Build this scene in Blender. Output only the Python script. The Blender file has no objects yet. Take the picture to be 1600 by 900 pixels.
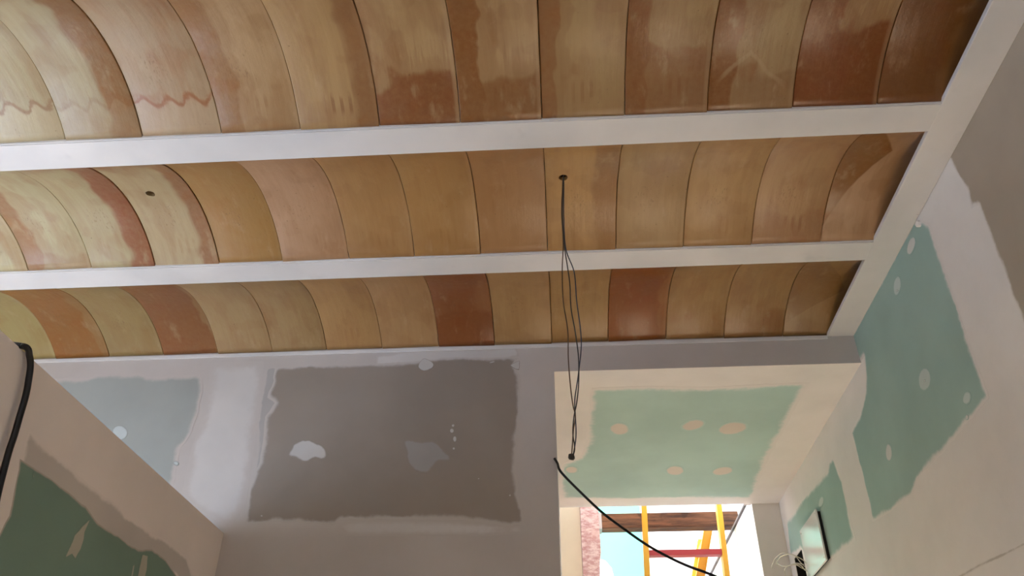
import bpy, bmesh, math, random
import numpy as np
from mathutils import Vector, Matrix, noise as mnoise
from mathutils.geometry import delaunay_2d_cdt

C = bpy.context.scene.collection
SC = bpy.context.scene
random.seed(7)

# ------------------------------------------------------------------ camera
CZ = 1.50                                   # eye height above the floor
YAW, PITCH, ROLL, FPX = -0.063, 0.6056, 0.0018, 1271.7
_f = Vector((math.sin(YAW)*math.cos(PITCH), math.cos(YAW)*math.cos(PITCH), math.sin(PITCH)))
_r0 = Vector((math.cos(YAW), -math.sin(YAW), 0)); _u0 = _r0.cross(_f)
_r = math.cos(ROLL)*_r0 + math.sin(ROLL)*_u0
_u = -math.sin(ROLL)*_r0 + math.cos(ROLL)*_u0
cam_d = bpy.data.cameras.new('camera'); cam = bpy.data.objects.new('camera', cam_d); C.objects.link(cam)
cam_d.sensor_width = 36; cam_d.lens = FPX*36/1600; cam_d.clip_start = 0.02
M = Matrix((( _r.x, _u.x, -_f.x, 0), (_r.y, _u.y, -_f.y, 0), (_r.z, _u.z, -_f.z, CZ), (0, 0, 0, 1)))
cam.matrix_world = M
SC.camera = cam

# ------------------------------------------------------------------ sky and exposure
W = bpy.data.worlds.new('sky'); SC.world = W; W.use_nodes = True
W.node_tree.nodes['Background'].inputs[0].default_value = (0.85, 0.93, 1.0, 1)
W.node_tree.nodes['Background'].inputs[1].default_value = 5.5
SC.view_settings.view_transform = 'Standard'; SC.view_settings.look = 'None'
SC.view_settings.exposure = 0.3; SC.view_settings.gamma = 1.0; SC.view_settings.use_curve_mapping = False

sun_d = bpy.data.lights.new('sun', 'SUN'); sun_d.energy = 46.0; sun_d.color = (1.0, 0.97, 0.94); sun_d.angle = 0.01
sun = bpy.data.objects.new('sun', sun_d); C.objects.link(sun)
sun.rotation_euler = (math.radians(-34), 0, math.radians(4))       # high sun from beyond the passage

def portal(loc, rot, sx, sy):
    d = bpy.data.lights.new('window_portal', 'AREA'); d.shape = 'RECTANGLE'; d.size = sx; d.size_y = sy
    d.cycles.is_portal = True
    o = bpy.data.objects.new('window_portal', d); C.objects.link(o); o.location = loc; o.rotation_euler = rot
def daylight(name, loc, rot, sx, sy, power, col):
    d = bpy.data.lights.new(name, 'AREA'); d.shape = 'RECTANGLE'; d.size = sx; d.size_y = sy; d.energy = power; d.color = col
    o = bpy.data.objects.new(name, d); C.objects.link(o); o.location = loc; o.rotation_euler = rot
    return o

# ------------------------------------------------------------------ main measures (metres, floor at z = 0)
H = CZ + 1.75            # underside of the beams
Y1N, Y1F, Y2N, Y2F, YW = 1.6753, 1.7891, 2.3144, 2.4262, 2.9533
XB, XR = 1.1178, 1.2266
HC = CZ + 1.6231         # passage ceiling
YC = 4.5663              # end of the passage
XC = -0.0117             # left side of the passage
XL, HL = -1.2656, CZ + 0.9772   # low partition
XP = 1.0756
XLEFT, YBACK = -3.3, -2.2
PITCHB = 0.6388
TOP = H + 0.16

# sky portals at the left window, the added door and far window, and the yard
portal((XLEFT-0.06, 1.45, 1.45), (0, math.radians(-90), 0), 2.3, 1.9)
portal((XLEFT-0.06, -0.95, 1.3), (0, math.radians(-90), 0), 2.6, 2.1)
portal((-2.75, YW+0.06, 1.55), (math.radians(-90), 0, 0), 0.8, 1.5)
portal((0.2, 5.6, 3.9), (0, 0, 0), 2.6, 2.2)

# ------------------------------------------------------------------ helpers
def ray(q): return (q[0]-800)*_r + (450-q[1])*_u + FPX*_f
def at(q, ax, v):
    d = ray(q); i = 'XYZ'.index(ax)
    t = (v - (CZ if i == 2 else 0))/d[i]
    p = d*t; p.z += CZ
    return p
def s2l(c): return tuple(((x/255)/12.92 if x/255 <= 0.04045 else ((x/255+0.055)/1.055)**2.4) for x in c)
def link(o, parent=None):
    C.objects.link(o)
    if parent: o.parent = parent
    return o
def obj(name, me, mat=None, parent=None, smooth=False):
    o = bpy.data.objects.new(name, me)
    if mat and not me.materials: me.materials.append(mat)
    if smooth: me.polygons.foreach_set('use_smooth', [True]*len(me.polygons))
    return link(o, parent)
def mesh_bm(bm, name='m'):
    bmesh.ops.recalc_face_normals(bm, faces=bm.faces[:])
    me = bpy.data.meshes.new(name); bm.to_mesh(me); bm.free(); return me
def bx(bm, x0, x1, y0, y1, z0, z1):
    vs = [bm.verts.new(p) for p in ((x0,y0,z0),(x1,y0,z0),(x1,y1,z0),(x0,y1,z0),(x0,y0,z1),(x1,y0,z1),(x1,y1,z1),(x0,y1,z1))]
    for f in ((0,3,2,1),(4,5,6,7),(0,1,5,4),(1,2,6,5),(2,3,7,6),(3,0,4,7)): bm.faces.new([vs[i] for i in f])
    return vs
def box(name, x0, x1, y0, y1, z0, z1, mat, parent=None, bevel=0):
    bm = bmesh.new(); bx(bm, x0, x1, y0, y1, z0, z1)
    if bevel: bmesh.ops.bevel(bm, geom=bm.edges[:], offset=bevel, segments=2, affect='EDGES', profile=0.5)
    return obj(name, mesh_bm(bm), mat, parent)
def boxes(name, L, mat, parent=None):
    bm = bmesh.new()
    for b in L: bx(bm, *b)
    return obj(name, mesh_bm(bm), mat, parent)
def thing(name, label, cat, loc=(0,0,0), group=None):
    o = bpy.data.objects.new(name, None); C.objects.link(o); o.location = loc; o.empty_display_size = 0.1
    return tag(o, label, cat, group)
def tag(o, label, cat=None, group=None):
    o['label'] = label
    if cat: o['category'] = cat
    if group: o['group'] = group
    return o
def struct(o, label):
    o['kind'] = 'structure'; o['label'] = label; return o
def catmull(pts, n=8):
    P = [Vector(p) for p in pts]; P = [2*P[0]-P[1]] + P + [2*P[-1]-P[-2]]; out = []
    for i in range(1, len(P)-2):
        for k in range(n):
            t = k/n; a, b, c, d = P[i-1:i+3]
            out.append(0.5*((2*b)+(c-a)*t+(2*a-5*b+4*c-d)*t*t+(3*b-a-3*c+d)*t**3))
    out.append(P[-2]); return out
def tube(bm, pts, r, n=8, cap=True):
    pts = [Vector(p) for p in pts]; rings = []; nrm = None
    for i, p in enumerate(pts):
        t = (pts[min(i+1, len(pts)-1)] - pts[max(i-1, 0)]).normalized()
        if nrm is None: nrm = t.orthogonal().normalized()
        nrm = (nrm - t*nrm.dot(t)).normalized(); b = t.cross(nrm)
        rr = r(i/(len(pts)-1)) if callable(r) else r
        rings.append([bm.verts.new(p + rr*(math.cos(a)*nrm + math.sin(a)*b)) for a in [2*math.pi*k/n for k in range(n)]])
    for A, B in zip(rings, rings[1:]):
        for k in range(n): bm.faces.new((A[k], A[(k+1)%n], B[(k+1)%n], B[k]))
    if cap: bm.faces.new(rings[0][::-1]); bm.faces.new(rings[-1])
def tube_obj(name, pts, r, mat, parent=None, n=8):
    bm = bmesh.new(); tube(bm, pts, r, n); return obj(name, mesh_bm(bm), mat, parent, True)

# ------------------------------------------------------------------ small node language
class S:
    def __init__(s, nt, sock): s.nt, s.k = nt, sock
    def _m(s, op, *a, clamp=False):
        n = s.nt.nodes.new('ShaderNodeMath'); n.operation = op; n.use_clamp = clamp
        for i, v in enumerate((s,)+a):
            if isinstance(v, S): s.nt.links.new(v.k, n.inputs[i])
            else: n.inputs[i].default_value = v
        return S(s.nt, n.outputs[0])
    def __add__(s, o): return s._m('ADD', o)
    def __radd__(s, o): return s._m('ADD', o)
    def __sub__(s, o): return s._m('SUBTRACT', o)
    def __rsub__(s, o): return (s*-1)+o
    def __mul__(s, o): return s._m('MULTIPLY', o)
    def __rmul__(s, o): return s._m('MULTIPLY', o)
    def __truediv__(s, o): return s._m('DIVIDE', o)
    def abs(s): return s._m('ABSOLUTE')
    def sin(s): return s._m('SINE')
    def max(s, o): return s._m('MAXIMUM', o)
    def min(s, o): return s._m('MINIMUM', o)
    def sat(s): return s._m('ADD', 0.0, clamp=True)
    def step(s, a, b):
        n = s.nt.nodes.new('ShaderNodeMapRange'); n.interpolation_type = 'SMOOTHSTEP'
        s.nt.links.new(s.k, n.inputs[0])
        for i, v in ((1, a), (2, b)):
            if isinstance(v, S): s.nt.links.new(v.k, n.inputs[i])
            else: n.inputs[i].default_value = v
        return S(s.nt, n.outputs[0])
class Mat:
    def __init__(s, name, rough=0.6, spec=0.4):
        s.m = bpy.data.materials.new(name); s.m.use_nodes = True; s.nt = s.m.node_tree
        s.b = s.nt.nodes['Principled BSDF']; s.b.inputs['Roughness'].default_value = rough
        s.b.inputs['Specular IOR Level'].default_value = spec
    def new(s, t): return s.nt.nodes.new(t)
    def sep(s, sock):
        n = s.new('ShaderNodeSeparateXYZ'); s.nt.links.new(sock, n.inputs[0]); return [S(s.nt, n.outputs[i]) for i in range(3)]
    def comb(s, x, y, z):
        n = s.new('ShaderNodeCombineXYZ')
        for i, v in enumerate((x, y, z)):
            if isinstance(v, S): s.nt.links.new(v.k, n.inputs[i])
            else: n.inputs[i].default_value = v
        return n.outputs[0]
    def attr(s, name, kind='OBJECT'):
        n = s.new('ShaderNodeAttribute'); n.attribute_type = kind; n.attribute_name = name; return n
    def pos(s):
        n = s.new('ShaderNodeNewGeometry'); return n.outputs['Position']
    def uv(s):
        n = s.new('ShaderNodeUVMap'); n.uv_map = 'UVMap'; return n.outputs[0]
    def noise(s, vec, scale, detail=3, rough=0.5):
        n = s.new('ShaderNodeTexNoise'); n.inputs['Scale'].default_value = scale; n.inputs['Detail'].default_value = detail
        n.inputs['Roughness'].default_value = rough
        if vec is not None: s.nt.links.new(vec, n.inputs['Vector'])
        return S(s.nt, n.outputs[0])
    def mix(s, fac, a, b):
        n = s.new('ShaderNodeMix'); n.data_type = 'RGBA'
        if isinstance(fac, S): s.nt.links.new(fac.k, n.inputs[0])
        else: n.inputs[0].default_value = fac
        for i, v in ((6, a), (7, b)):
            if isinstance(v, tuple): n.inputs[i].default_value = (*v[:3], 1)
            else: s.nt.links.new(v, n.inputs[i])
        return n.outputs[2]
    def col(s, c):
        if isinstance(c, tuple): s.b.inputs['Base Color'].default_value = (*c[:3], 1)
        else: s.nt.links.new(c, s.b.inputs['Base Color'])
    def bump(s, h, strength=0.2, dist=0.01):
        n = s.new('ShaderNodeBump'); n.inputs['Strength'].default_value = strength; n.inputs['Distance'].default_value = dist
        s.nt.links.new(h.k, n.inputs['Height']); s.nt.links.new(n.outputs[0], s.b.inputs['Normal'])
def sc_(c, k): return tuple(x*k for x in c)
def flat(name, c, rough=0.6, var=0.08, scale=6, bump=0.0, spec=0.4, bscale=60, metal=0):
    m = Mat(name, rough, spec); n = m.noise(m.pos(), scale, 4)
    lc = s2l(c); m.col(m.mix(n.step(0.3, 0.7), sc_(lc, 1-var), tuple(min(1, x*(1+var)) for x in lc)))
    if bump: m.bump(m.noise(m.pos(), bscale, 4), bump, 0.004)
    m.b.inputs['Metallic'].default_value = metal
    return m.m

PLASTER = (225, 218, 211)
def plaster(name, c=(230, 223, 216), c2=(218, 211, 204), bump=0.12):
    """joint compound: slightly patchy off-white with trowel bands"""
    m = Mat(name, 0.75, 0.25); p = m.pos()
    a = m.noise(p, 1.7, 3); b = m.noise(p, 9, 5, 0.6)
    f = (a.step(0.35, 0.65)*0.7 + b.step(0.35, 0.75)*0.3).sat()
    m.col(m.mix(f, s2l(c), s2l(c2)))
    m.bump(m.noise(p, 45, 5, 0.6) + m.noise(p, 5, 2)*2, bump, 0.004)
    return m.m
M_PL = plaster('plaster_white')
M_PL_DIM = plaster('plaster_dimmed', (196, 187, 180), (185, 176, 169))  # white compound toned grey, the dimness of the far wall put into its colour
def board_mat(name, c, edge=PLASTER, var=0.07, spk=0.0):
    """plasterboard paper; the rim attribute fades into smeared compound"""
    m = Mat(name, 0.8, 0.2); p = m.pos()
    lc = s2l(c); n = m.noise(p, 2.2, 4, 0.55)
    base = m.mix(n.step(0.3, 0.7), sc_(lc, 1-var), sc_(lc, 1+var))
    e = S(m.nt, m.attr('rim', 'GEOMETRY').outputs['Fac'])
    fuzz = m.noise(p, 38, 4, 0.6)
    f = (e*1.5 + (fuzz-0.5)*0.9 - 0.25).step(0.0, 1.0)
    m.col(m.mix(f, s2l(edge), base))
    m.bump(m.noise(p, 180, 2), 0.05, 0.002)
    return m.m
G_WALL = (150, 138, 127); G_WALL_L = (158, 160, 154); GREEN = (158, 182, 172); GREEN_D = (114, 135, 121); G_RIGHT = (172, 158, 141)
GREEN_C = (176, 200, 189)
M_BG = board_mat('board_grey', G_WALL, (191, 182, 175))
M_BGL = board_mat('board_grey_green', G_WALL_L, (191, 182, 175))
M_BGR = board_mat('board_grey_right', G_RIGHT)
M_GR = board_mat('board_green', GREEN)
M_GRC = board_mat('board_green_ceiling', GREEN_C)
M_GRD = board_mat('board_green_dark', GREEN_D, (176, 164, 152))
M_SMEAR = board_mat('filler_smear', (186, 177, 169), (219, 208, 200))
M_SMEAR_G = board_mat('filler_smear_grey', (172, 165, 160), (191, 182, 175))
M_SMEAR_W = board_mat('filler_smear_white', (202, 196, 191), (191, 182, 175))
M_SMEAR_R = board_mat('filler_scrape', (196, 186, 176))
M_P_ON_GREY = board_mat('filler_on_grey', (196, 191, 186), G_WALL)
M_P_ON_GREY2 = board_mat('filler_thin_on_grey', (160, 154, 149), G_WALL)
M_P_ON_GREYL = board_mat('filler_on_grey_green', (186, 193, 191), G_WALL_L)
M_P_ON_GREEN = board_mat('filler_on_green', (194, 205, 197), GREEN)
M_P_ON_GREENW = board_mat('filler_white_on_green', (205, 205, 198), GREEN)
M_P_ON_GRC = board_mat('filler_on_green_ceiling', (212, 200, 186), GREEN_C)
M_P_ON_GRD = board_mat('filler_on_dark_green', (168, 162, 146), GREEN_D)

# ------------------------------------------------------------------ ragged sheets lying on a wall, floor or ceiling plane
AX = {'X': (1, 2, 0), 'Y': (0, 2, 1), 'Z': (0, 1, 2)}
def sheet(name, px, plane, val, side, mat, parent, jag=0.004, rim=0.012, lift=0.0012, step=0.02, seed=0, world=None, soft=False):
    ia, ib, ic = AX[plane]
    P3 = world if world else [at(q, plane, val) for q in px]
    P = [Vector((p[ia], p[ib])) for p in P3]
    area = sum(P[i].x*P[(i+1)%len(P)].y - P[(i+1)%len(P)].x*P[i].y for i in range(len(P)))
    if area < 0: P.reverse()
    if soft:
        Z = []; n_ = len(P)
        for i in range(n_):
            a, b, c, d = P[i-1], P[i], P[(i+1) % n_], P[(i+2) % n_]
            for k in range(4):
                t = k/4; Z.append(0.5*((2*b)+(c-a)*t+(2*a-5*b+4*c-d)*t*t+(3*b-a-3*c+d)*t**3))
        P = Z
    Q = []
    for i in range(len(P)):
        a, b = P[i], P[(i+1)%len(P)]; n = max(1, int((b-a).length/step))
        for k in range(n): Q.append(a.lerp(b, k/n))
    N = len(Q); nr = []
    for i in range(N):
        t = Q[(i+1)%N] - Q[i-1]
        t = t.normalized() if t.length > 1e-9 else Vector((1, 0)); nr.append(Vector((t.y, -t.x)))
    out = []
    for i in range(N):
        s = mnoise.noise(Vector((Q[i].x*22, Q[i].y*22, seed*3.1))) + 0.7*mnoise.noise(Vector((Q[i].x*70, Q[i].y*70, seed*5.3)))
        out.append(Q[i] + nr[i]*jag*s)
    g = max(rim*0.55, 0.003); O = np.array([(v.x, v.y) for v in out]); lo, hi = O.min(0), O.max(0)
    gx, gy = np.meshgrid(np.arange(lo[0], hi[0], g), np.arange(lo[1], hi[1], g)); G = np.stack([gx.ravel(), gy.ravel()], 1)
    G = G + np.random.RandomState(seed+1).uniform(-.2, .2, G.shape)*g
    A_, B_ = O, np.roll(O, -1, 0); AB = B_-A_
    def dist(Pq):
        res = []
        for c0 in range(0, len(Pq), 2000):
            q = Pq[c0:c0+2000, None, :]; t = np.clip(((q-A_)*AB).sum(2)/np.maximum((AB*AB).sum(1), 1e-12), 0, 1)
            res.append(np.sqrt(((A_ + t[..., None]*AB - q)**2).sum(2)).min(1))
        return np.concatenate(res)
    D = dist(G); G = G[(D > g*0.35) & (D < rim*2.2)]
    verts2, _e, faces2, *_ = delaunay_2d_cdt([Vector(v) for v in out] + [Vector((float(a), float(b))) for a, b in G], [(i, (i+1) % N) for i in range(N)], [], 1, 1e-6)
    U = np.array([(v.x, v.y) for v in verts2]); DU = dist(U)
    wv_ = np.array([rim*(1.0 + 0.7*mnoise.noise(Vector((u[0]*9, u[1]*9, seed+9.1)))) for u in U])
    rv = np.clip(DU/np.maximum(wv_, 1e-5), 0, 1); nU = len(U)
    def mk(v2, off):
        c = [0, 0, 0]; c[ia] = float(v2[0]); c[ib] = float(v2[1]); c[ic] = val + side*off; return c
    V = [mk(v, lift*(0.6+0.4*r_)) for v, r_ in zip(U, rv)]; F = [tuple(f) for f in faces2]
    cnt = {}
    for f in F:
        for k in range(len(f)):
            e_ = (f[k], f[(k+1) % len(f)]); cnt[tuple(sorted(e_))] = cnt.get(tuple(sorted(e_)), 0) + 1
    V += [mk(v, -0.002) for v in U]
    used = set()
    for (a_, b_), n_c in cnt.items():
        if n_c == 1: F.append((a_, b_, nU+b_, nU+a_))
    rv = list(rv) + [0.0]*nU
    me = bpy.data.meshes.new(name); me.from_pydata(V, [], F); me.update()
    at_ = me.attributes.new('rim', 'FLOAT', 'POINT'); at_.data.foreach_set('value', [float(r_) for r_ in rv])
    bm = bmesh.new(); bm.from_mesh(me); bmesh.ops.delete(bm, geom=[v for v in bm.verts if not v.link_faces], context='VERTS'); bmesh.ops.recalc_face_normals(bm, faces=bm.faces[:])
    big = max(bm.faces, key=lambda f: f.calc_area())
    if big.normal[ic]*side < 0: bmesh.ops.reverse_faces(bm, faces=bm.faces[:])
    bm.to_mesh(me); bm.free()

    return obj(name, me, mat, parent)
def ell(cx, cy, rx, ry, ang=0, n=14):
    a = math.radians(ang); out = []
    for k in range(n):
        t = 2*math.pi*k/n; x, y = rx*math.cos(t), ry*math.sin(t)
        out.append((cx + x*math.cos(a) - y*math.sin(a), cy + x*math.sin(a) + y*math.cos(a)))
    return out

# ------------------------------------------------------------------ room shell
M_FLOOR = flat('floor_screed', (212, 195, 171), 0.7, 0.1, 3, 0.1)
M_SLAB = flat('roof_slab', (92, 78, 66), 0.9, 0.15, 5, 0.2)
M_GROUND = flat('ground_outside', (116, 130, 150), 0.9, 0.1, 2)
M_WHITE = flat('white_paint', (226, 223, 218), 0.45, 0.03, 4, 0.05)

floor = struct(box('floor', XLEFT-0.15, XR+0.15, YBACK-0.15, YC+0.02, -0.12, 0, M_FLOOR), 'pale screed floor of the room and the passage')
ground = struct(boxes('floor_outside', [(-40, XLEFT-0.15, -40, 40, -0.25, -0.1), (XLEFT-0.15, 40, -40, YBACK-0.15, -0.25, -0.1), (XLEFT-0.15, 40, YC+0.02, 40, -0.25, -0.1), (XR+0.15, 40, YBACK-0.15, YC+0.02, -0.25, -0.1)], M_GROUND), 'pale ground outside the house')
ceiling = struct(boxes('ceiling', [(XLEFT-0.15, XR+0.15, YBACK-0.15, YC+0.15, TOP, TOP+0.15), (XLEFT-0.15, XC-0.1, YC+0.15, YC+0.6, TOP, TOP+0.15)], M_SLAB), 'beamed ceiling of small clay tile vaults between white beams')  # second box is an unseen eave added to keep sun out of the far window

# far wall with the header over the passage
wall_far = struct(boxes('wall_far', [(XLEFT, -3.15, YW, YW+0.10, 0, TOP), (-3.15, -2.35, YW, YW+0.10, 0, 0.8), (-3.15, -2.35, YW, YW+0.10, 2.3, TOP), (-2.35, XC, YW, YW+0.10, 0, TOP), (XC, XR, YW, YW+0.10, HC, TOP)], M_PL_DIM), 'grey plasterboard wall with filled joints under the last vault')  # includes the opening for the added far window
wall_far.data.materials.append(M_PL)  # undersides stay white, the other faces carry the dimness in their colour
for f_ in wall_far.data.polygons:
    if f_.normal.z < -0.9: f_.material_index = 1
# right wall with the broken out box hole
HY0, HY1, HZ0, HZ1 = 4.30, 4.47, CZ+1.02, CZ+1.285
wall_right = struct(boxes('wall_right', [(XR, XR+0.12, YBACK, HY0, 0, TOP), (XR, XR+0.12, HY1, YC+0.15, 0, TOP), (XR, XR+0.12, HY0, HY1, 0, HZ0), (XR, XR+0.12, HY0, HY1, HZ1, TOP), (XR+0.10, XR+0.12, HY0, HY1, HZ0, HZ1)], M_PL), 'right wall of green and grey plasterboard with white filled joints')
passage_wall = struct(box('wall_passage', XC-0.10, XC, YW+0.10, YC, 0, TOP, M_PL), 'left wall of the passage seen edge on')
passage_ceiling = struct(box('ceiling_passage', XC, XR, YW+0.10, YC, HC, HC+0.05, M_PL), 'low passage ceiling of green plasterboard with white edges')
wall_end = struct(boxes('wall_end', [(XP, XR, YC, YC+0.15, 0, HC), (XC-0.1, XR, YC-0.10, YC, HC+0.05, TOP)], M_PL), 'narrow wall piece beside the open end of the passage')
low_wall = struct(box('wall_low', XL-0.10, XL, 0.2, YW, 0, HL, plaster('plaster_warm', (224, 212, 204), (214, 203, 195))), 'partition that stops short of the ceiling, green board with filled edges')
# left wall with its window and an added door opening, plain back wall
wall_left = struct(boxes('wall_left', [(XLEFT-0.15, XLEFT, a, b, c, d) for a, b, c, d in ((YBACK, -2.0, 0, TOP), (-2.0, 0.1, 2.6, TOP), (0.1, 0.5, 0, TOP), (0.5, 2.4, 0, 0.3), (0.5, 2.4, 2.6, TOP), (2.4, YW, 0, TOP))], M_PL), 'outer wall on the left with window and an added door opening')
wall_back = struct(box('wall_back', XLEFT, XR, YBACK-0.15, YBACK, 0, TOP, M_PL), 'plain wall behind the viewer')
def window(name, axis, pos, w0, w1, z0, z1, label):
    f = 0.06; L = [(w0, w0+f, z0, z1), (w1-f, w1, z0, z1), (w0+f, w1-f, z0, z0+f), (w0+f, w1-f, z1-f, z1), ((w0+w1)/2-f/2, (w0+w1)/2+f/2, z0+f, z1-f)]
    B = [(pos-0.1, pos-0.05, a, b, c, d) for a, b, c, d in L] if axis == 'X' else [(a, b, pos-0.1, pos-0.05, c, d) for a, b, c, d in L]
    return struct(boxes(name, B, M_WHITE), label)
window('window_1', 'X', XLEFT, 0.5, 2.4, 0.3, 2.6, 'white window frame in the left wall')
window('window_added', 'Y', YW+0.11, -3.15, -2.35, 0.8, 2.3, 'white frame of an unseen window added behind the low partition for cool light')  # added out of view to throw cool light on the left beam ends
window('door_added', 'X', XLEFT, -2.0, 0.1, 0.0, 2.6, 'white frame of an unseen door opening added in the left wall for light')  # opening added out of view to brighten the floor and right wall

# ------------------------------------------------------------------ plasterboard on the far wall
bA = sheet('plasterboard', [(429,574),(487,571),(562,569),(637,566),(694,559),(810,559),(802,571),(814,587),(811,651),(806,726),(810,775),(821,820),(787,820),(731,813),(637,811),(532,812),(525,820),(469,817),(431,816),(382,819),(390,764),(405,722),(411,692),(414,651),(429,630),(418,621),(427,595)], 'Y', YW, -1, M_BG, wall_far, 0.005, 0.022, seed=1, step=0.012)
bA['label'] = 'large grey board with white filler blobs'
for i, (px, m) in enumerate([
    ([(449,712),(456,698),(466,690),(482,688),(505,697),(511,712),(503,718),(492,716),(478,722),(462,716)], M_P_ON_GREY),
    ([(633,688),(660,690),(680,690),(692,702),(704,712),(703,720),(684,722),(678,730),(668,739),(648,736),(638,724),(634,705)], M_P_ON_GREY2),
    ([(653,573),(660,562),(667,561),(678,568),(675,576),(662,579)], M_P_ON_GREY),
    (ell(706,673,3.5,4), M_P_ON_GREY), (ell(710.5,686,3.5,5), M_P_ON_GREY), (ell(708,665,2.5,2.5), M_P_ON_GREY), (ell(709,701,2,2), M_P_ON_GREY),
    ([(797,571),(806,566),(812,564),(811,578),(806,577)], M_P_ON_GREY), (ell(748,748,2,1.5), M_P_ON_GREY), (ell(797,774,1.6,1.6), M_P_ON_GREY), (ell(409,806,2,1.5), M_P_ON_GREY),
    (ell(769,566,5,1.5,-15), M_P_ON_GREY)]):
    sheet('filler_patch', px, 'Y', YW-0.0012, -1, m, bA, 0.004 if i < 3 else 0.0015, 0.012 if i < 2 else 0.003, 0.001, 0.006, seed=20+i, soft=i < 3)
bB = sheet('plasterboard', [(-220,606),(94,592),(140,590),(156,584),(203,584),(240,588),(312,586),(319,600),(309,644),(297,681),(281,700),(272,753),(262,800),(250,860),(-220,860)], 'Y', YW, -1, M_BGL, wall_far, 0.006, 0.03, seed=2, step=0.012)
sheet('filler_patch', ell(187,676,13,12), 'Y', YW-0.0012, -1, M_P_ON_GREYL, bB, 0.002, 0.008, 0.001, 0.008, seed=41)
sheet('filler_patch', ell(275,724,5,4), 'Y', YW-0.0012, -1, M_P_ON_GREYL, bB, 0.002, 0.006, 0.001, 0.008, seed=42)

# ------------------------------------------------------------------ plasterboard on the right wall
bG = sheet('plasterboard', [(1478,236),(1490,262),(1503,282),(1512,300),(1518,325),(1530,320),(1545,365),(1570,430),(1600,508),(1650,640),(1900,560),(1900,-260),(1670,-110),(1555,80)], 'X', XR, -1, M_BGR, wall_right, 0.004, 0.02, seed=3)
bG['label'] = 'grey board beside the white joint'
g1 = sheet('plasterboard', [(1428,344),(1441,345),(1453,352),(1462,384),(1481,434),(1503,502),(1528,574),(1546,622),(1512,660),(1474,705),(1433,750),(1426,773),(1392,799),(1364,815),(1355,773),(1340,713),(1330,675),(1343,649),(1351,623),(1353,585),(1350,556),(1342,570),(1335,552),(1322,540)], 'X', XR, -1, M_GR, wall_right, 0.004, 0.024, seed=4, step=0.012)
g1['label'] = 'large green moisture board with small filler spots'
for i, (px, m) in enumerate([
    (ell(1424,384,6,15,15), M_P_ON_GREENW), (ell(1402,447,6,16,5), M_P_ON_GREEN), (ell(1445,593,10,19,2), M_P_ON_GREEN), (ell(1511,622,7,12,5), M_P_ON_GREEN),
    (ell(1389,707,5.5,15,-3), M_P_ON_GREENW), (ell(1511,652,2.5,4), M_P_ON_GREENW), (ell(1445,595,1.8,2.2), M_P_ON_GREENW), (ell(1402,454,1.6,2), M_P_ON_GREENW)]):
    sheet('filler_patch', px, 'X', XR-(0.0012 if i < 6 else 0.0022), -1, m, g1, 0.0015, 0.009 if i < 5 else 0.002, 0.001, 0.01, seed=50+i)
g2 = sheet('plasterboard', [(1302,713),(1315,750),(1332,825),(1338,844),(1310,866),(1297,878),(1284,894),(1270,912),(1262,905),(1259,870),(1252,858),(1240,868),(1236,872),(1233,850),(1229,813),(1250,784),(1272,758),(1293,735),(1295,720)], 'X', XR, -1, M_GR, wall_right, 0.004, 0.035, seed=5, step=0.012)
g2['label'] = 'smaller green board around the white cover'
sheet('filler_patch', ell(1283,785,4,10,10), 'X', XR-0.0012, -1, M_P_ON_GREEN, g2, 0.002, 0.01, 0.001, 0.01, seed=60)

# ------------------------------------------------------------------ plasterboard on the passage ceiling and on the low partition
gc = sheet('plasterboard', [(924,606),(1015,603),(1120,605),(1172,601),(1265,598),(1249,626),(1225,672),(1200,717),(1185,756),(1174,779),(1085,779),(980,780),(876,779),(873.5,735),(880,722),(906,714),(915,693),(919,647)], 'Z', HC, -1, M_GRC, passage_ceiling, 0.005, 0.05, seed=6)
gc['label'] = 'green ceiling board with pinkish filler spots'
for i, px in enumerate([ell(968,670,17,10), ell(1083,664,20,9,-12), ell(1145,669,25,10,-10), ell(1055,735,15,8), ell(1129,736,18,7,-8), ell(893,734,12,6)]):
    sheet('filler_patch', px, 'Z', HC-0.0012, -1, M_P_ON_GRC, gc, 0.003, 0.018, 0.001, 0.012, seed=70+i)
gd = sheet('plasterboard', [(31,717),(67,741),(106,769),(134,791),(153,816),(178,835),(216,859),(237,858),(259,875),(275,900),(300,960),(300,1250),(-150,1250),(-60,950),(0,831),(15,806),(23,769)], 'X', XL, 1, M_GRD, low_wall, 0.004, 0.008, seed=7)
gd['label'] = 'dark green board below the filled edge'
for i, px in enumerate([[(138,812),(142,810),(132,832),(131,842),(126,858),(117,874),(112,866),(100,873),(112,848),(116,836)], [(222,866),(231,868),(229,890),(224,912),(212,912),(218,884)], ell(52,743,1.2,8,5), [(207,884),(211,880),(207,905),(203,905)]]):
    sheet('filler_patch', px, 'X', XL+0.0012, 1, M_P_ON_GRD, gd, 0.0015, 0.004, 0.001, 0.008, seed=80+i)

sheet('filler_smear', [(46,668),(62,690),(92,716),(126,746),(158,772),(186,790),(196,806),(236,832),(268,850),(292,872),(304,905),(300,960),(275,900),(240,880),(160,845),(60,760),(28,735)], 'X', XL, 1, M_SMEAR, low_wall, 0.004, 0.018, 0.0006, 0.012, 90)
sheet('filler_smear', [(418,576),(431,573),(433,640),(422,700),(410,760),(396,780),(401,720),(404,660),(408,620)], 'Y', YW, -1, M_SMEAR_G, wall_far, 0.004, 0.012, 0.0006, 0.012, 91)
sheet('filler_smear', [(588,556),(640,549),(720,546),(806,544),(812,556),(760,566),(640,574),(588,572)], 'Y', YW, -1, M_SMEAR_W, wall_far, 0.003, 0.014, 0.0006, 0.012, 92)
sheet('filler_smear', [(330,566),(412,564),(408,620),(398,700),(384,790),(360,826),(300,790),(284,770),(300,700),(318,640)], 'Y', YW, -1, M_SMEAR_W, wall_far, 0.004, 0.05, 0.0005, 0.02, 93)
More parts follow.
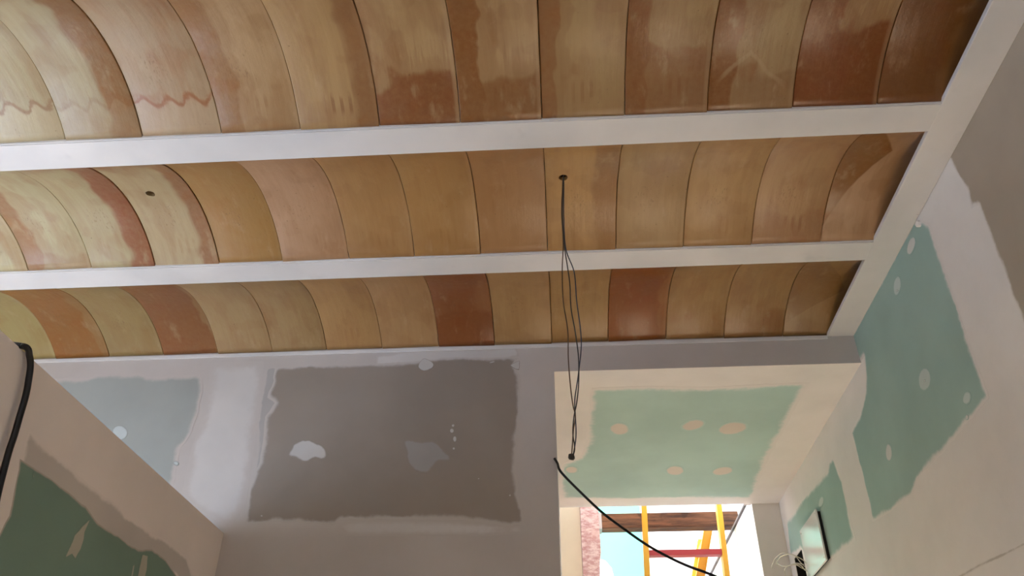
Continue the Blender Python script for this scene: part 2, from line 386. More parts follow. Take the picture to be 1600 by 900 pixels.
sheet('filler_smear', [(526,818),(560,812),(640,812),(731,814),(787,820),(821,822),(830,832),(760,838),(640,838),(540,838)], 'Y', YW, -1, M_SMEAR_W, wall_far, 0.003, 0.03, 0.0004, 0.02, 94)
sheet('filler_smear', [(1496,900),(1530,880),(1570,862),(1610,842),(1612,848),(1572,868),(1532,886),(1500,905)], 'X', XR, -1, M_SMEAR_R, wall_right, 0.002, 0.006, 0.0006, 0.012, 95)
bm = bmesh.new(); bmesh.ops.create_icosphere(bm, subdivisions=2, radius=0.013)
for v in bm.verts: v.co *= 1 + 0.5*mnoise.noise(v.co*120)
obj('plaster_lump', mesh_bm(bm), M_PL, wall_right).location = at((1437, 350), 'X', XR) + Vector((0, 0, 0.0))

# ------------------------------------------------------------------ white beams
def beam_mat():
    m = Mat('beam_white_paint', 0.5, 0.35); p = m.pos(); x, y, z = m.sep(p)
    a = m.noise(p, 3, 4); st = m.noise(m.comb(x*2, y*26, z*26), 3, 4, 0.6)
    base = m.mix(a.step(0.3, 0.7), s2l((222, 217, 213)), s2l((208, 204, 201)))
    nick = m.noise(m.comb(x*14, y*60, z*60), 1.6, 2, 0.4).step(0.80, 0.84)
    smud = (m.noise(p, 7, 3, 0.6).step(0.62, 0.78))*0.25
    base = m.mix(smud, base, s2l((168, 164, 162)))
    m.col(m.mix(nick*0.55, base, s2l((120, 105, 92))))
    m.bump(st, 0.12, 0.004); return m.m
M_BEAM = beam_mat()
beams = []
for k in range(-1, 3):
    yn = Y1N + (k-1)*PITCHB if k != 1 and k != 2 else (Y1N if k == 1 else Y2N)
    yf = yn + (0.1138 if k < 2 else Y2F-Y2N)
    bm = bmesh.new(); bx(bm, XLEFT, XB+0.004, yn, yf, H, TOP)
    bmesh.ops.bevel(bm, geom=[e for e in bm.edges if all(v.co.z < H+0.01 for v in e.verts) and abs(e.verts[0].co.y-e.verts[1].co.y) < 1e-4], offset=0.004, segments=2, affect='EDGES')
    beams.append((yn, yf)); b = obj('beam', mesh_bm(bm), M_BEAM, ceiling); b['label'] = 'white painted beam between two tile vaults'
edge_beam = box('edge_beam', XB, XR-0.001, YBACK, YW-0.001, H-0.0005, H+0.016, M_BEAM, ceiling, 0.002)
edge_beam['label'] = 'white beam running along the right wall'
top_lip = box('wall_plate', XLEFT, XB, YW-0.006, YW-0.0005, H-0.012, H+0.002, M_BEAM, ceiling)

# plain soffit over the part of the room behind the viewer
box('plain_soffit', XLEFT, XB, YBACK, beams[0][0]-0.001, H+0.02, H+0.05, M_WHITE, ceiling)

# ------------------------------------------------------------------ clay vault tiles
def tile_mat():
    m = Mat('clay_tile', 0.4, 0.5); u, v, _ = m.sep(m.uv())
    seed = S(m.nt, m.attr('t_seed').outputs['Fac'])
    base = m.attr('t_base').outputs['Color']; stain = m.attr('t_stain').outputs['Color']
    la, lw, ls = m.sep(m.attr('t_left').outputs['Vector'])      # left strip: amount, width, softness
    ra, rw, re = m.sep(m.attr('t_right').outputs['Vector'])     # right strip: amount, width, pale lip
    ba, bh, fg = m.sep(m.attr('t_foot').outputs['Vector'])      # foot stain: amount, height, finger marks
    ta, th, wv = m.sep(m.attr('t_top').outputs['Vector'])       # crown stain: amount, start, wavy line (+dark, -pale)
    da, du, dv = m.sep(m.attr('t_wedge').outputs['Vector'])     # wedge: amount, reach, centre
    vec = m.comb(u, v*2.2, seed*7.3)
    streak = m.noise(m.comb(u*7, v*1.1, seed*3.7), 1.6, 4, 0.6)
    streak2 = m.noise(m.comb(u*16, v*2.0, seed*5.7), 1.5, 3, 0.6)
    blot = m.noise(vec, 3.0, 4, 0.55); fine = m.noise(vec, 14, 5, 0.65); big = m.noise(vec, 1.4, 2)
    soft = m.noise(vec, 2.6, 1.5, 0.4)
    w = (soft-0.5)*0.55 + (streak2-0.5)*0.10
    L = (lw - u + w*0.55).step(0.0, ls)*la
    L = L.max((lw + 0.16 - u + w*0.9).step(0.0, 0.06)*la*0.36)
    Rr = (u - (1.0-rw) + w*0.5).step(0.0, 0.10)*ra
    Bf = (bh - v + w*0.7).step(-0.02, 0.09)*ba
    Bf = Bf.max((bh + 0.14 - v + (streak2-0.5)*0.5 + w*0.5).step(0.0, 0.10)*ba*0.34)
    T = (v - th + w*0.6).step(-0.02, 0.12)*ta
    Dw = (((v-0.10)*du/(dv-0.10)).min((dv-v)*1.1 + du) - u + w*0.12).step(0.0, 0.03)*da
    st = L.max(Rr).max(Bf).max(T).max(Dw)
    wash = m.noise(m.comb(u*2.4, v*2.0, seed*11.3), 1.5, 2, 0.45)
    mott = ((streak-0.42)*1.8).sat()*0.44 + wash.step(0.50, 0.60)*0.20 + soft.step(0.56, 0.62)*0.14
    st = (st*(0.72 + fine*0.5) + mott*(1.0-st)).sat()
    c = m.mix(st, base, stain)
    # warm orange core inside the heavy stain
    hot = (st - 0.55).max(0.0)*blot.step(0.48, 0.66)*1.1
    n = m.new('ShaderNodeMix'); n.data_type = 'RGBA'; n.blend_type = 'MULTIPLY'
    m.nt.links.new(hot.sat().k, n.inputs[0]); m.nt.links.new(c, n.inputs[6]); n.inputs[7].default_value = (1.0, 0.76, 0.44, 1); c = n.outputs[2]
    # pale mineral bloom
    bloom = (m.noise(m.comb(u*2.2, v*2.2, seed*9.1), 2.3, 4, 0.6).step(0.56, 0.76))*0.42
    pale = m.new('ShaderNodeMix'); pale.data_type = 'RGBA'; pale.inputs[0].default_value = 0.32
    m.nt.links.new(base, pale.inputs[6]); pale.inputs[7].default_value = (*s2l((202, 178, 146)), 1)
    c = m.mix(bloom, c, pale.outputs[2])
    # finger marks near the foot
    fx = (u*58.0 + seed*2.0).sin(); fr = (u-0.55).abs().step(0.24, 0.12); fv = (v - 0.13 - (fx*0.008)).abs().step(0.075, 0.03)
    F = fx.step(0.0, 0.7)*blot.step(0.35, 0.55)*fr*fv*fg
    c = m.mix(F*0.75, c, stain)
    mk = m.noise(m.comb(u*3.0, v*2.2, seed*1.9), 16, 2, 0.5).step(0.60, 0.66)*(u-0.42).abs().step(0.2, 0.1)*(v-0.36).abs().step(0.12, 0.06)*(seed*5.0).sin().step(0.0, 0.4)
    c = m.mix(mk*0.4, c, s2l((110, 78, 48)))
    # wavy tide line
    zz = (u*21.0 + seed + blot*5.0).sin()*0.022 + (blot-0.5)*0.10 + 0.19
    dd = v - zz
    line = dd.abs().step(streak2*0.05, 0.005)
    c = m.mix(line*(wv.max(0.0))*0.85, c, stain)
    c = m.mix(dd.step(0.0, -0.02)*(wv.max(0.0))*0.55, c, pale.outputs[2])
    vz = (0.30 - (u-0.45).abs()*0.42 - v + w*0.15).abs().step(0.024, 0.006)*((u-0.5).abs().step(0.42, 0.3))
    c = m.mix(vz*((wv*-1.0).max(0.0))*0.6, c, pale.outputs[2])
    # pale lip and tiny pits
    c = m.mix((u + (fine-0.5)*0.03).step(0.93, 0.965)*re*0.5, c, pale.outputs[2])
    pit = m.noise(vec, 26, 2, 0.4).step(0.72, 0.78)*big.step(0.45, 0.6)*0.5
    c = m.mix(pit, c, s2l((96, 62, 34)))
    m.col(c)
    m.nt.links.new(((st*-0.10) + fine*0.14 + 0.34).k, m.b.inputs['Roughness'])
    m.bump(fine*0.5 + blot*1.5 + streak*0.8 - pit*0.6, 0.28, 0.004)
    return m.m
M_TILE = tile_mat()
RISE = 0.083
def tile_mesh(x0, x1, ya, yb, dz, tilt, jl, jr, ns=18):
    """one curved clay tile from the far springing (yb) over the crown to the near springing (ya)"""
    half = (yb-ya)/2; R = (half*half + RISE*RISE)/(2*RISE); A = math.asin(half/R); cy = (ya+yb)/2; cz = H+0.005+RISE-R+dz
    NS = ns; T = 0.018; bm = bmesh.new(); uvl = bm.loops.layers.uv.new('UVMap'); rows = []; vv = {}
    for s in range(NS+1):
        t = s/NS; a = A - 2*A*t; sn, cs = math.sin(a), math.cos(a); row = []
        wl = 0.0012*mnoise.noise(Vector((x0*31, t*5, jl))); wr = 0.0012*mnoise.noise(Vector((x1*31, t*5, jr)))
        for k, x in enumerate((x0+0.0009+wl, x0+0.0035, (x0+x1)/2, x1-0.0035, x1-0.0009+wr)):
            uu = (x-x0)/(x1-x0); e = 0.0009 if k in (0, 4) else 0.0
            r = R + e + tilt*(uu-0.5)
            p = bm.verts.new((x, cy + r*sn, cz + r*cs)); vv[p] = (uu, t); row.append(p)
        up = []
        for x in (x1-0.0014, x0+0.0014):
            p = bm.verts.new((x, cy + (R+T)*sn, cz + (R+T)*cs)); vv[p] = ((x-x0)/(x1-x0), t); up.append(p)
        rows.append(row+up)
    n = 7
    for a, b in zip(rows, rows[1:]):
        for k in range(n): bm.faces.new((a[k], a[(k+1) % n], b[(k+1) % n], b[k]))
    bm.faces.new(rows[0]); bm.faces.new(rows[-1][::-1])
    for f in bm.faces:
        f.smooth = len(f.verts) == 4
        for l in f.loops: l[uvl].uv = vv[l.vert]
    return mesh_bm(bm, 'vault_tile')
# colour as lit (daylight tone in the left ones) and stain of each tile, from the right wall to the left, bay by bay
DS = (134, 92, 54); DR = (140, 86, 54); DO = (128, 74, 30)
def tone(c, k=0.06, b=0.90):
    g = sum(c)/3; return tuple((x - (g-x)*k)*b for x in c)
def TP(base, stain=DS, left=(0, .3, .08), right=(0, .3, 0), foot=(0, .3, 0), top=(0, .7, 0), wedge=(0, .5, .6)):
    base, stain = tone(base), tone(stain, 0.18, 0.84)
    return dict(base=base, stain=stain, left=left, right=right, foot=foot, top=top, wedge=wedge)
BAY1 = [
    TP((150,108,66), (118,74,32), (.95,.75,.2), foot=(.3,.2,0), right=(.3,.25,0)),
    TP((176,142,98), DO, (.85,.48,.08), (0,.1,.6), (1,.46,0)),
    TP((180,152,110), (136,88,44), (.95,.34,.08), (.3,.12,.5), (.55,.26,0), (0,.7,-.55)),
    TP((176,146,102), (140,92,52), (.9,.30,.08), (.2,.1,.5), (.7,.38,.6)),
    TP((176,144,98), (148,104,66), (.85,.24,.06), (.2,.1,.4), (.3,.14,.6)),
    TP((182,148,104), (142,96,54), (.95,.34,.06), (.2,.08,.6), (.8,.26,1)),
    TP((186,152,106), (142,92,54), (.55,.18,.12), (.15,.1,.8), (.95,.28,.6)),
    TP((186,150,102), (150,106,70), (.1,.1,.1), (.75,.30,.2), (.15,.1,1)),
    TP((190,156,114), (158,116,74), (.9,.36,.08), (.2,.1,.5), (.5,.12,.6)),
    TP((196,163,126), (164,108,68), (.1,.1,.1), (.25,.08,.5), (0,.2,0), (0,.7,1)),
    TP((196,174,134), (152,112,74), (0,.1,.1), (.95,.42,0), (.35,.2,0), (.7,.86,.35)),
    TP((198,178,138), (160,126,92), (.2,.2,.1), (.2,.2,.2), (0,.1,0), (.3,.8,1)),
    TP((196,172,132), (156,118,82), (.2,.2,.1), (.6,.3,.2), (.2,.1,0)),
]
BAY2 = [
    TP((188,148,110), (142,96,42), wedge=(1,.54,.70)),
    TP((190,152,108), (160,108,72), (0,.1,.1), (.3,.15,0), (.45,.26,.8)),
    TP((192,154,104), (160,112,62), (.1,.2,.1), (0,.1,.2), (.35,.2,.3)),
    TP((186,152,106), (158,116,72), (.15,.1,.1), (.2,.1,.4), (.2,.08,0)),
    TP((196,154,98), (148,102,58), (.3,.12,.1), (.6,.36,0), (.3,.2,0)),
    TP((176,132,86), (158,112,68), (.1,.2,.1), (.1,.1,.3), (.2,.2,0)),
    TP((178,136,84), (160,114,64), (0,.2,.1), (0,.1,.5), (.3,.2,.5)),
    TP((180,138,88), (158,114,70), (0,.2,.1), (0,.1,.4), (.3,.14,.5)),
    TP((192,152,116), (164,120,80), (0,.2,.1), (.1,.1,.3), (.35,.16,.6)),
    TP((186,140,82), (168,118,62), (0,.2,.1), (.1,.1,.3), (.1,.1,0), (.4,.85,0)),
    TP((200,172,128), (154,108,70), (0,.2,.1), (.9,.28,0), (0,.1,.3), (.8,.84,0)),
    TP((196,174,130), (152,98,66), (0,.2,.1), (.95,.38,0), (0,.1,0), (.4,.86,0)),
    TP((204,186,144), (164,122,88), (.85,.34,.1), (.1,.1,.4), (.5,.14,.2)),
    TP((208,192,148), (170,130,92), (.2,.2,.1), (.4,.3,.2), (.2,.1,0)),
    TP((204,186,142), (164,122,88), (.3,.2,.1), (.4,.3,.2), (.2,.1,0)),
]
BAY3 = [
    TP((168,132,86), (130,92,48), (0,.2,.1), (.3,.3,0), (.3,.2,0), wedge=(.55,.8,.42)),
    TP((174,138,90), (140,94,52), (0,.2,.1), (.2,.1,.2), (.6,.26,0)),
    TP((176,140,90), (146,98,52), (.35,.12,.1), (.1,.1,.4), (.5,.2,0)),
    TP((168,118,68), (142,84,36), (.9,.95,.1), (.2,.1,.3), (.6,.4,0)),
    TP((176,138,86), (146,104,56), (0,.2,.1), (.1,.1,.2), (.5,.2,0)),
    TP((178,140,92), (150,108,66), (0,.2,.1), (.15,.1,.2), (.25,.12,0)),
    TP((158,110,70), (138,84,46), (.7,.9,.2), (.3,.1,0), (.95,.4,0)),
    TP((182,142,96), (158,112,70), (0,.2,.1), (.1,.1,.4), (.2,.1,0)),
    TP((184,144,94), (158,112,70), (0,.2,.1), (.1,.1,.4), (.25,.12,.4)),
    TP((186,150,102), (154,112,72), (.45,.12,.1), (.2,.1,.2), (.2,.1,0)),
    TP((190,156,110), (164,122,82), (.1,.2,.1), (.25,.12,.4), (.3,.16,.3)),
    TP((178,140,96), (144,96,58), (.9,.95,.08), (.3,.1,0), (0,.1,0)),
    TP((174,144,94), (150,112,68), (0,.2,.1), (.1,.1,.4), (.2,.1,0)),
    TP((178,140,92), (154,104,50), (.85,.9,.1), (.3,.1,0), (.5,.3,0)),
    TP((186,162,106), (160,124,74), (.2,.2,.1), (.1,.1,.3), (.1,.1,0)),
    TP((188,166,112), (160,124,74), (.2,.2,.1), (.4,.3,.3), (.1,.1,0)),
]
BAY0 = [random.choice(BAY1+BAY2) for _ in range(14)]
J0, JW = 0.938, 0.2393
spans = [('0', BAY0, beams[0][1], beams[1][0]), ('1', BAY1, beams[1][1], beams[2][0]), ('2', BAY2, beams[2][1], beams[3][0]), ('3', BAY3, beams[3][1], YW)]
TILES = {}
for bn, params, ya, yb in spans:
    xs = [XR-0.012] + [J0 - JW*k + random.uniform(-.003, .003) for k in range(len(params)+3)]
    k = 0
    while k < len(xs)-1 and xs[k] > XLEFT+0.1:
        pr = params[k] if k < len(params) else params[-1 - (k % 3)]
        x1, x0 = xs[k], xs[k+1]
        if k >= 9 and bn != '0': pr = dict(pr, base=tuple(c*q for c, q in zip(pr['base'], (0.92, 0.94, 0.95))))  # left tiles darkened in colour to offset the strong light there
        me = tile_mesh(x0, x1, ya-0.004, yb+0.004, random.uniform(0, .003), random.uniform(-.0035, .0035), k+0.1, k+1.1, 56 if (bn, k) in (('2', 4), ('2', 10)) else 18)
        o = obj('vault_tile', me, M_TILE, ceiling)
        o['t_base'] = [float(c) for c in s2l(pr['base'])]; o['t_stain'] = [float(c) for c in s2l(pr['stain'])]
        for key in ('left', 'right', 'foot', 'top', 'wedge'): o['t_'+key] = [float(c) for c in pr[key]]
        o['t_seed'] = float((k*1.37 + ord(bn)*2.11) % 9.7)
        TILES[bn, k] = o; k += 1

# holes drilled through two tiles
def drill(o, p, r):
    bpy.context.view_layer.update()
    bm = bmesh.new(); bmesh.ops.create_cone(bm, cap_ends=True, segments=14, radius1=r, radius2=r*0.94, depth=0.2, matrix=Matrix.Translation(p))
    for v in bm.verts:
        d = v.co - Vector(p); s = 1 + 0.14*mnoise.noise(Vector((d.x*90, d.y*90, p[0]))); v.co.x = p[0]+d.x*s; v.co.y = p[1]+d.y*s
    cut = obj('hole_cutter', mesh_bm(bm)); md = o.modifiers.new('hole', 'BOOLEAN'); md.object = cut; md.operation = 'DIFFERENCE'; md.solver = 'EXACT'
    bpy.context.view_layer.update(); dg = bpy.context.evaluated_depsgraph_get()
    me = bpy.data.meshes.new_from_object(o.evaluated_get(dg)); o.modifiers.clear(); o.data = me; me.polygons.foreach_set('use_smooth', [False]*len(me.polygons))
    bpy.data.objects.remove(cut)
drill(TILES['2', 4], (0.043, 2.018, H+0.07), 0.016)
drill(TILES['2', 10], (-1.36, 2.014, H+0.07), 0.016)

# ------------------------------------------------------------------ wires hanging from the drilled tile
M_WIRE = flat('wire_dark_grey', (52, 50, 48), 0.5, 0.1, 20)
M_WIREB = flat('wire_blue_grey', (66, 70, 84), 0.5, 0.1, 20)
M_WIREBR = flat('wire_brown', (84, 62, 44), 0.5, 0.1, 20)
M_BLACK = flat('cable_black', (16, 15, 15), 0.4, 0.1, 20)
hw = thing('hanging_wires', 'three thin twisted wires hanging from a drilled tile, taped at the end', 'wires', (0.043, 2.018, H+0.08))
def wire(pxs, mat, dy):
    P = [(0.043, 2.018, H+0.11)]
    for i, q in enumerate(pxs): P.append(at(q, 'Y', 2.018 + dy*math.sin(i*1.1)*0.5 + dy*0.3))
    P = catmull(P, 6); o = tube_obj('wire', [p - hw.location for p in P], 0.0017, mat, hw, 6)
wire([(879,290),(877.5,330),(880,380),(878.5,420),(880,470),(887,515),(888,560),(891,600),(895,632),(899,650),(896,672),(894,700),(893,712)], M_WIREBR, 0.008)
wire([(880,290),(879,335),(882,385),(890,440),(892,480),(899,520),(904,560),(904,600),(901,630),(897,650),(895,676),(898,700),(895,714)], M_WIRE, -0.008)
wire([(881,290),(881,335),(884,388),(897,425),(901,470),(907,515),(908,545),(903,590),(898,625),(899,650),(900,680),(897,704),(894,716)], M_WIREB, 0.012)
e = at((893.5, 714), 'Y', 2.018); bm = bmesh.new(); bmesh.ops.create_icosphere(bm, subdivisions=2, radius=0.0095)
for v in bm.verts: v.co *= 1 + 0.35*mnoise.noise(v.co*150); v.co.z *= 0.95
obj('taped_end', mesh_bm(bm), M_WIRE, hw, True).location = e - hw.location

# ------------------------------------------------------------------ black cable out of the wall edge, sagging across the passage mouth
pxs = [(866,716),(871,724),(877,738),(907,769),(940,800),(973,825),(1007,849),(1040,868),(1074,884),(1114,899),(1150,918),(1180,945)]
P = [at(q, 'Y', YW - 0.012 - 0.30*min(1, max(0, i-1)/9)) for i, q in enumerate(pxs)]
P += [P[-1]+Vector((0.08, -0.02, -0.25)), P[-1]+Vector((0.10, -0.02, -1.0)), Vector((P[-1].x+0.12, P[-1].y, 0.01))]
tag(tube_obj('black_cable', catmull(P, 8), 0.0048, M_BLACK, None, 8), 'black cable sagging across the mouth of the passage', 'cable')

# ------------------------------------------------------------------ black cable over the low partition
pxs = [(39,542),(46,556),(47.5,572),(45,592),(40,619),(31,650),(22,681),(14,705),(5,738),(-4,775),(-14,830),(-22,900),(-28,980)]
P = [at(q, 'X', XL+0.012 + (0.004 if i else 0)) for i, q in enumerate(pxs)]
P = [Vector((XL-0.16, P[0].y+0.03, HL-0.25)), Vector((XL-0.12, P[0].y+0.02, HL-0.03)), Vector((XL-0.06, P[0].y+0.01, HL+0.012))] + P
P.append(Vector((XL+0.02, P[-1].y-0.02, 1.2)))
pc = thing('partition_cable', 'thick black cable draped over the edge of the low partition', 'cable', (XL, P[2].y, HL))
tube_obj('cable', [p - pc.location for p in catmull(P, 8)], 0.0075, M_BLACK, pc, 10)
tie = bmesh.new(); tube(tie, [P[3]+Vector((0, 0, -0.004)), P[3]+Vector((0.001, 0, 0.004))], 0.0105, 12)
t_ = obj('cable_tie', mesh_bm(tie), M_BLACK, pc, True); t_.location = -pc.location

# ------------------------------------------------------------------ white cover and broken out box on the right wall
M_GLOSS = flat('white_gloss_cover', (228, 222, 218), 0.16, 0.01, 4, spec=0.35)
M_SHADE = flat('cavity_shade', (30, 27, 24), 0.9, 0.2, 20)  # dark colour stands in for shade in the hole and behind the cover
pn = thing('electrical_cover', 'glossy white square cover plate on the green wall board', 'cover plate', (XR, 4.03, CZ+1.22))
y0, y1, z0, z1 = 3.862, 4.19, CZ+1.10, CZ+1.344
bm = bmesh.new(); bx(bm, -0.024, -0.016, y0-4.03, y1-4.03, z0-pn.location.z, z1-pn.location.z); bmesh.ops.bevel(bm, geom=bm.edges[:], offset=0.003, segments=2, affect='EDGES')
cover = obj('cover_plate', mesh_bm(bm), M_GLOSS, pn)
boxes('shadow_gap', [(-0.016, -0.0005, y0-4.03+0.006, y1-4.03-0.012, z0-pn.location.z+0.012, z1-pn.location.z-0.012)], M_SHADE, pn)  # shadow gap behind the cover, its shade set by the dark colour
for yy in (y0+0.02, y1-0.02):
    for zz in (z1-0.02, z0+0.02):
        bm = bmesh.new(); bmesh.ops.create_cone(bm, cap_ends=True, segments=12, radius1=0.005, radius2=0.004, depth=0.003, matrix=Matrix.Translation((-0.0255, yy-4.03, zz-pn.location.z)) @ Matrix.Rotation(math.radians(-90), 4, 'Y'))
        obj('screw', mesh_bm(bm), M_GLOSS, pn)
jb = thing('wall_box_wires', 'pale wires looping out of a broken dark hole in the right wall', 'wires', (XR, 4.385, CZ+1.15))
_a, _b, _c, _d = HY0-4.385, HY1-4.385, HZ0-jb.location.z, HZ1-jb.location.z
boxes('dark_liner', [(0.002, 0.098, _a+.001, _a+.005, _c+.001, _d-.001), (0.002, 0.098, _b-.005, _b-.001, _c+.001, _d-.001), (0.002, 0.098, _a+.005, _b-.005, _c+.001, _c+.005), (0.002, 0.098, _a+.005, _b-.005, _d-.005, _d-.001), (0.090, 0.098, _a+.005, _b-.005, _c+.005, _d-.005)], M_SHADE, jb)  # lining coloured dark to deepen the shade inside the hole
M_CREAM = flat('wire_cream', (206, 198, 178), 0.5, 0.05, 20)
for i, (px, X) in enumerate([
    ([(1252,880),(1243,869),(1234,866),(1222,864),(1211,873),(1206,884),(1206,889)], 1.12),
    ([(1258,878),(1246,870),(1234,866),(1220,870),(1213,880),(1217,884),(1232,884),(1243,880),(1256,882)], 1.12),
    ([(1254,888),(1245,883),(1236,883),(1225,885),(1217,882),(1214,878)], 1.12),
    ([(1260,892),(1252,884),(1244,882),(1232,884),(1226,890),(1228,900)], 1.13)]):
    Q = [Vector((XR+0.06, 4.39 - 0.02*i, CZ+1.18))]
    n = len(px)
    for k, q in enumerate(px):
        s = math.sin(math.pi*min(1, (k+0.6)/(n*0.75)))if n == 9 else min(1, (k+0.6)/(n*0.6))
        Q.append(at(q, 'X', XR - 0.004 - (XR-X)*max(0, s)))
    tube_obj('wire', [p - jb.location for p in catmull(Q, 6)], 0.0022, M_CREAM, jb, 6)

# ------------------------------------------------------------------ the bright yard beyond the passage
M_TURQ = flat('board_turquoise', (104, 186, 170), 0.8, 0.02, 3)
M_YARD = flat('yard_white_wall', (236, 234, 236), 0.8, 0.02, 3)
M_BEIGE = flat('yard_beige_plaster', (206, 190, 164), 0.8, 0.05, 5, 0.1)
yb = struct(box('wall_yard_back', -1.4, 3.2, 6.3, 6.45, -0.1, 3.85, M_YARD), 'bright white wall at the back of the yard')
tb = sheet('plasterboard', None, 'Y', 6.3, -1, M_TURQ, yb, 0.002, 0.004, 0.006, 0.05, 11, world=[Vector((-0.6,6.3,0.4)), Vector((0.612,6.3,0.4)), Vector((0.612,6.3,3.84)), Vector((-0.6,6.3,3.84))])
tb['label'] = 'turquoise board on the yard wall'
sheet('filler_patch', [(930,872),(945,876),(956,888),(960,905),(955,930),(925,930)], 'Y', 6.294, -1, M_YARD, tb, 0.003, 0.004, 0.003, 0.02, 12)
yl = struct(box('wall_yard_left', -1.4, 0.112, 4.98, 5.12, -0.1, 4.1, M_BEIGE), 'beige wall piece behind the passage edge')
yr = struct(box('wall_yard_right', 1.08, 1.20, YC+0.15, 6.3, -0.1, CZ+1.668, M_YARD), 'white yard wall on the right')
cp = box('coping', 1.066, 1.21, YC+0.15, 6.3, CZ+1.668, CZ+1.680, flat('coping_dark', (92, 86, 84), 0.7), yr)
def pink_mat():
    m = Mat('pink_raw_plaster', 0.9, 0.2); p = m.pos(); x, y, z = m.sep(p)
    n = m.noise(m.comb(x, y, z*2), 26, 5, 0.7); k = m.noise(p, 6, 3)
    c = m.mix(n.step(0.35, 0.65), s2l((186, 138, 134)), s2l((222, 196, 190)))
    m.col(m.mix(k.step(0.55, 0.7)*0.5, c, s2l((204, 160, 150)))); m.bump(n, 0.5, 0.01); return m.m
# raw post with chipped edge
bm = bmesh.new(); NZ = 60; ring = []
for i in range(NZ+1):
    z = -0.1 + 4.2*i/NZ; j = 0.006*mnoise.noise(Vector((0, 0, z*9))) + (0.012 if mnoise.noise(Vector((3, 1, z*4))) > 0.28 else 0)
    ring.append([bm.verts.new(q) for q in ((0.114, 4.95, z), (0.226-j, 4.95, z), (0.226-j*1.4, 5.12, z), (0.114, 5.12, z))])
for a, b in zip(ring, ring[1:]):
    for k in range(4): bm.faces.new((a[k], a[(k+1) % 4], b[(k+1) % 4], b[k]))
bm.faces.new(ring[0][::-1]); bm.faces.new(ring[-1])
tag(obj('raw_post', mesh_bm(bm), pink_mat()), 'pinkish raw plaster post with chipped edge beside the passage opening', 'post')

def wood_mat():
    m = Mat('old_timber', 0.8, 0.2); p = m.pos(); x, y, z = m.sep(p)
    g = m.noise(m.comb(x*1.6, y*14, z*16), 3, 5, 0.65); k = m.noise(p, 7, 3)
    c = m.mix(g.step(0.3, 0.7), s2l((50, 34, 24)), s2l((92, 62, 42)))
    m.col(m.mix(k.step(0.58, 0.66)*0.7, c, s2l((38, 26, 18)))); m.bump(g, 0.4, 0.006); return m.m
tl = box('timber_beam', 0.238, 1.162, 5.35, 5.45, CZ+1.757, CZ+1.856, wood_mat(), None, 0.006)
tag(tl, 'old dark brown timber beam across the bright opening behind the ladder', 'beam')
box('end_plate', 0.232, 0.262, 5.345, 5.455, CZ+1.752, CZ+1.861, flat('galvanised', (120, 118, 118), 0.5, metal=0.4), tl)

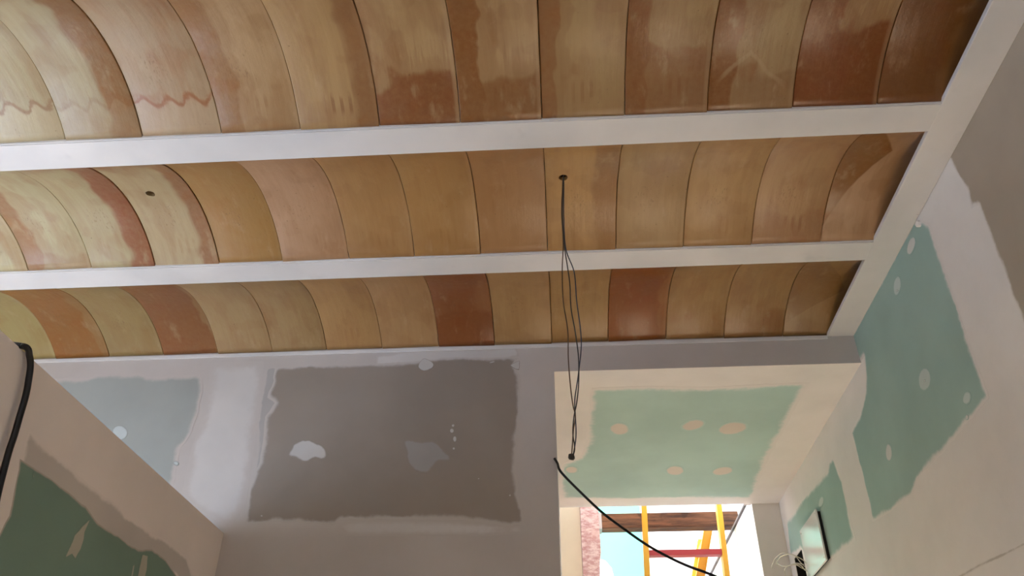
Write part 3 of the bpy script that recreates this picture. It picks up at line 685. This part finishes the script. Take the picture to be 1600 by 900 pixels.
M_YEL = flat('ladder_yellow', (186, 136, 22), 0.45, 0.06, 10); M_RED = flat('rung_red', (138, 28, 32), 0.5, 0.05, 10)
M_RUB = flat('rubber_black', (30, 30, 30), 0.8)
def ladder(name, label, bl, br, tl_, tr_, side_depth, flange, mat_rung, rung_z0, rung_dz, width_dir, depth_dir):
    """channel section rails between floor and top points, flat rungs between them"""
    t = thing(name, label, 'ladder', (Vector(bl)+Vector(br))/2); o0 = t.location.copy()
    wd = Vector(width_dir); dd = Vector(depth_dir)
    for s, (a, b) in ((1, (bl, tl_)), (-1, (br, tr_))):
        a, b = Vector(a)-o0, Vector(b)-o0; bm = bmesh.new(); w = 0.004
        prof = [(0,0),(flange,0),(flange,w),(w,w),(w,side_depth-w),(flange,side_depth-w),(flange,side_depth),(0,side_depth)]
        R0 = [bm.verts.new(a + wd*s*u + dd*v) for u, v in prof]; R1 = [bm.verts.new(b + wd*s*u + dd*v) for u, v in prof]
        for k in range(8): bm.faces.new((R0[k], R0[(k+1) % 8], R1[(k+1) % 8], R1[k]))
        bm.faces.new(R0[::-1]); bm.faces.new(R1)
        rail = obj('rail', mesh_bm(bm), M_YEL, t)
        bm = bmesh.new(); c = a + wd*s*flange*0.5 + dd*side_depth*0.5
        bx(bm, c.x-0.03, c.x+0.03, c.y-0.045, c.y+0.045, c.z-0.0, c.z+0.03); obj('rubber_foot', mesh_bm(bm), M_RUB, rail)
    A0, A1, B0, B1 = Vector(bl), Vector(tl_), Vector(br), Vector(tr_)
    z = rung_z0
    while z < A1.z-0.05:
        f = (z-A0.z)/(A1.z-A0.z); p = A0.lerp(A1, f)-o0; q = B0.lerp(B1, f)-o0
        bm = bmesh.new(); ext = 0.018
        up = Vector((0, 0, 1)); vs = []
        for e in (p, q):
            for u, v in ((-.017, .008), (-.017, side_depth-.008), (.017, side_depth-.008), (.017, .008)): vs.append(bm.verts.new(e + up*u + dd*v))
        for k in range(4): bm.faces.new((vs[k], vs[(k+1) % 4], vs[4+(k+1) % 4], vs[4+k]))
        bm.faces.new(vs[:4]); bm.faces.new(vs[4:]); obj('rung', mesh_bm(bm), mat_rung, t); z += rung_dz
    return t
def ext(p, q, z):
    f = (z-p.z)/(q.z-p.z); return p.lerp(q, f)
a0, a1 = at((1016,900), 'Y', 5.1), at((1011,797), 'Y', 5.1); b0, b1 = at((1133,900), 'Y', 5.1), at((1121,797), 'Y', 5.1)
ladder('yellow_ladder', 'yellow ladder with red rungs standing in front of the timber beam', ext(a0, a1, -0.1), ext(b0, b1, -0.1), ext(a0, a1, 3.6), ext(b0, b1, 3.6), 0.07, 0.030, M_RED, (CZ+1.519) % 0.355, 0.355, (-1, 0, 0), (0, 1, 0))
c0, c1 = at((1087,900), 'Y', 5.62), at((1100,823), 'Y', 5.62)
d0, d1 = c0 + Vector((0.0, 0.36, 0)), c1 + Vector((0.0, 0.36, 0))
ladder('leaning_ladder', 'yellow ladder leaning sideways behind the timber beam', ext(c0, c1, -0.1), ext(d0, d1, -0.1), ext(c0, c1, 3.37), ext(d0, d1, 3.37), 0.06, 0.028, M_YEL, 0.25, 0.30, (0, -1, 0), (1, 0, 0))
# grey down pipe above the yard wall
M_PIPE = flat('pipe_grey', (150, 156, 168), 0.5)
Pp = [Vector((1.32, 5.6, -0.1)), Vector((1.32, 5.6, CZ+1.50)), Vector((1.30, 5.66, CZ+1.75)), Vector((1.22, 5.9, CZ+2.02)), Vector((1.21, 5.95, CZ+2.6))]
tag(tube_obj('down_pipe', catmull(Pp, 6), 0.045, M_PIPE, None, 12), 'grey bent pipe rising behind the white yard wall', 'pipe')
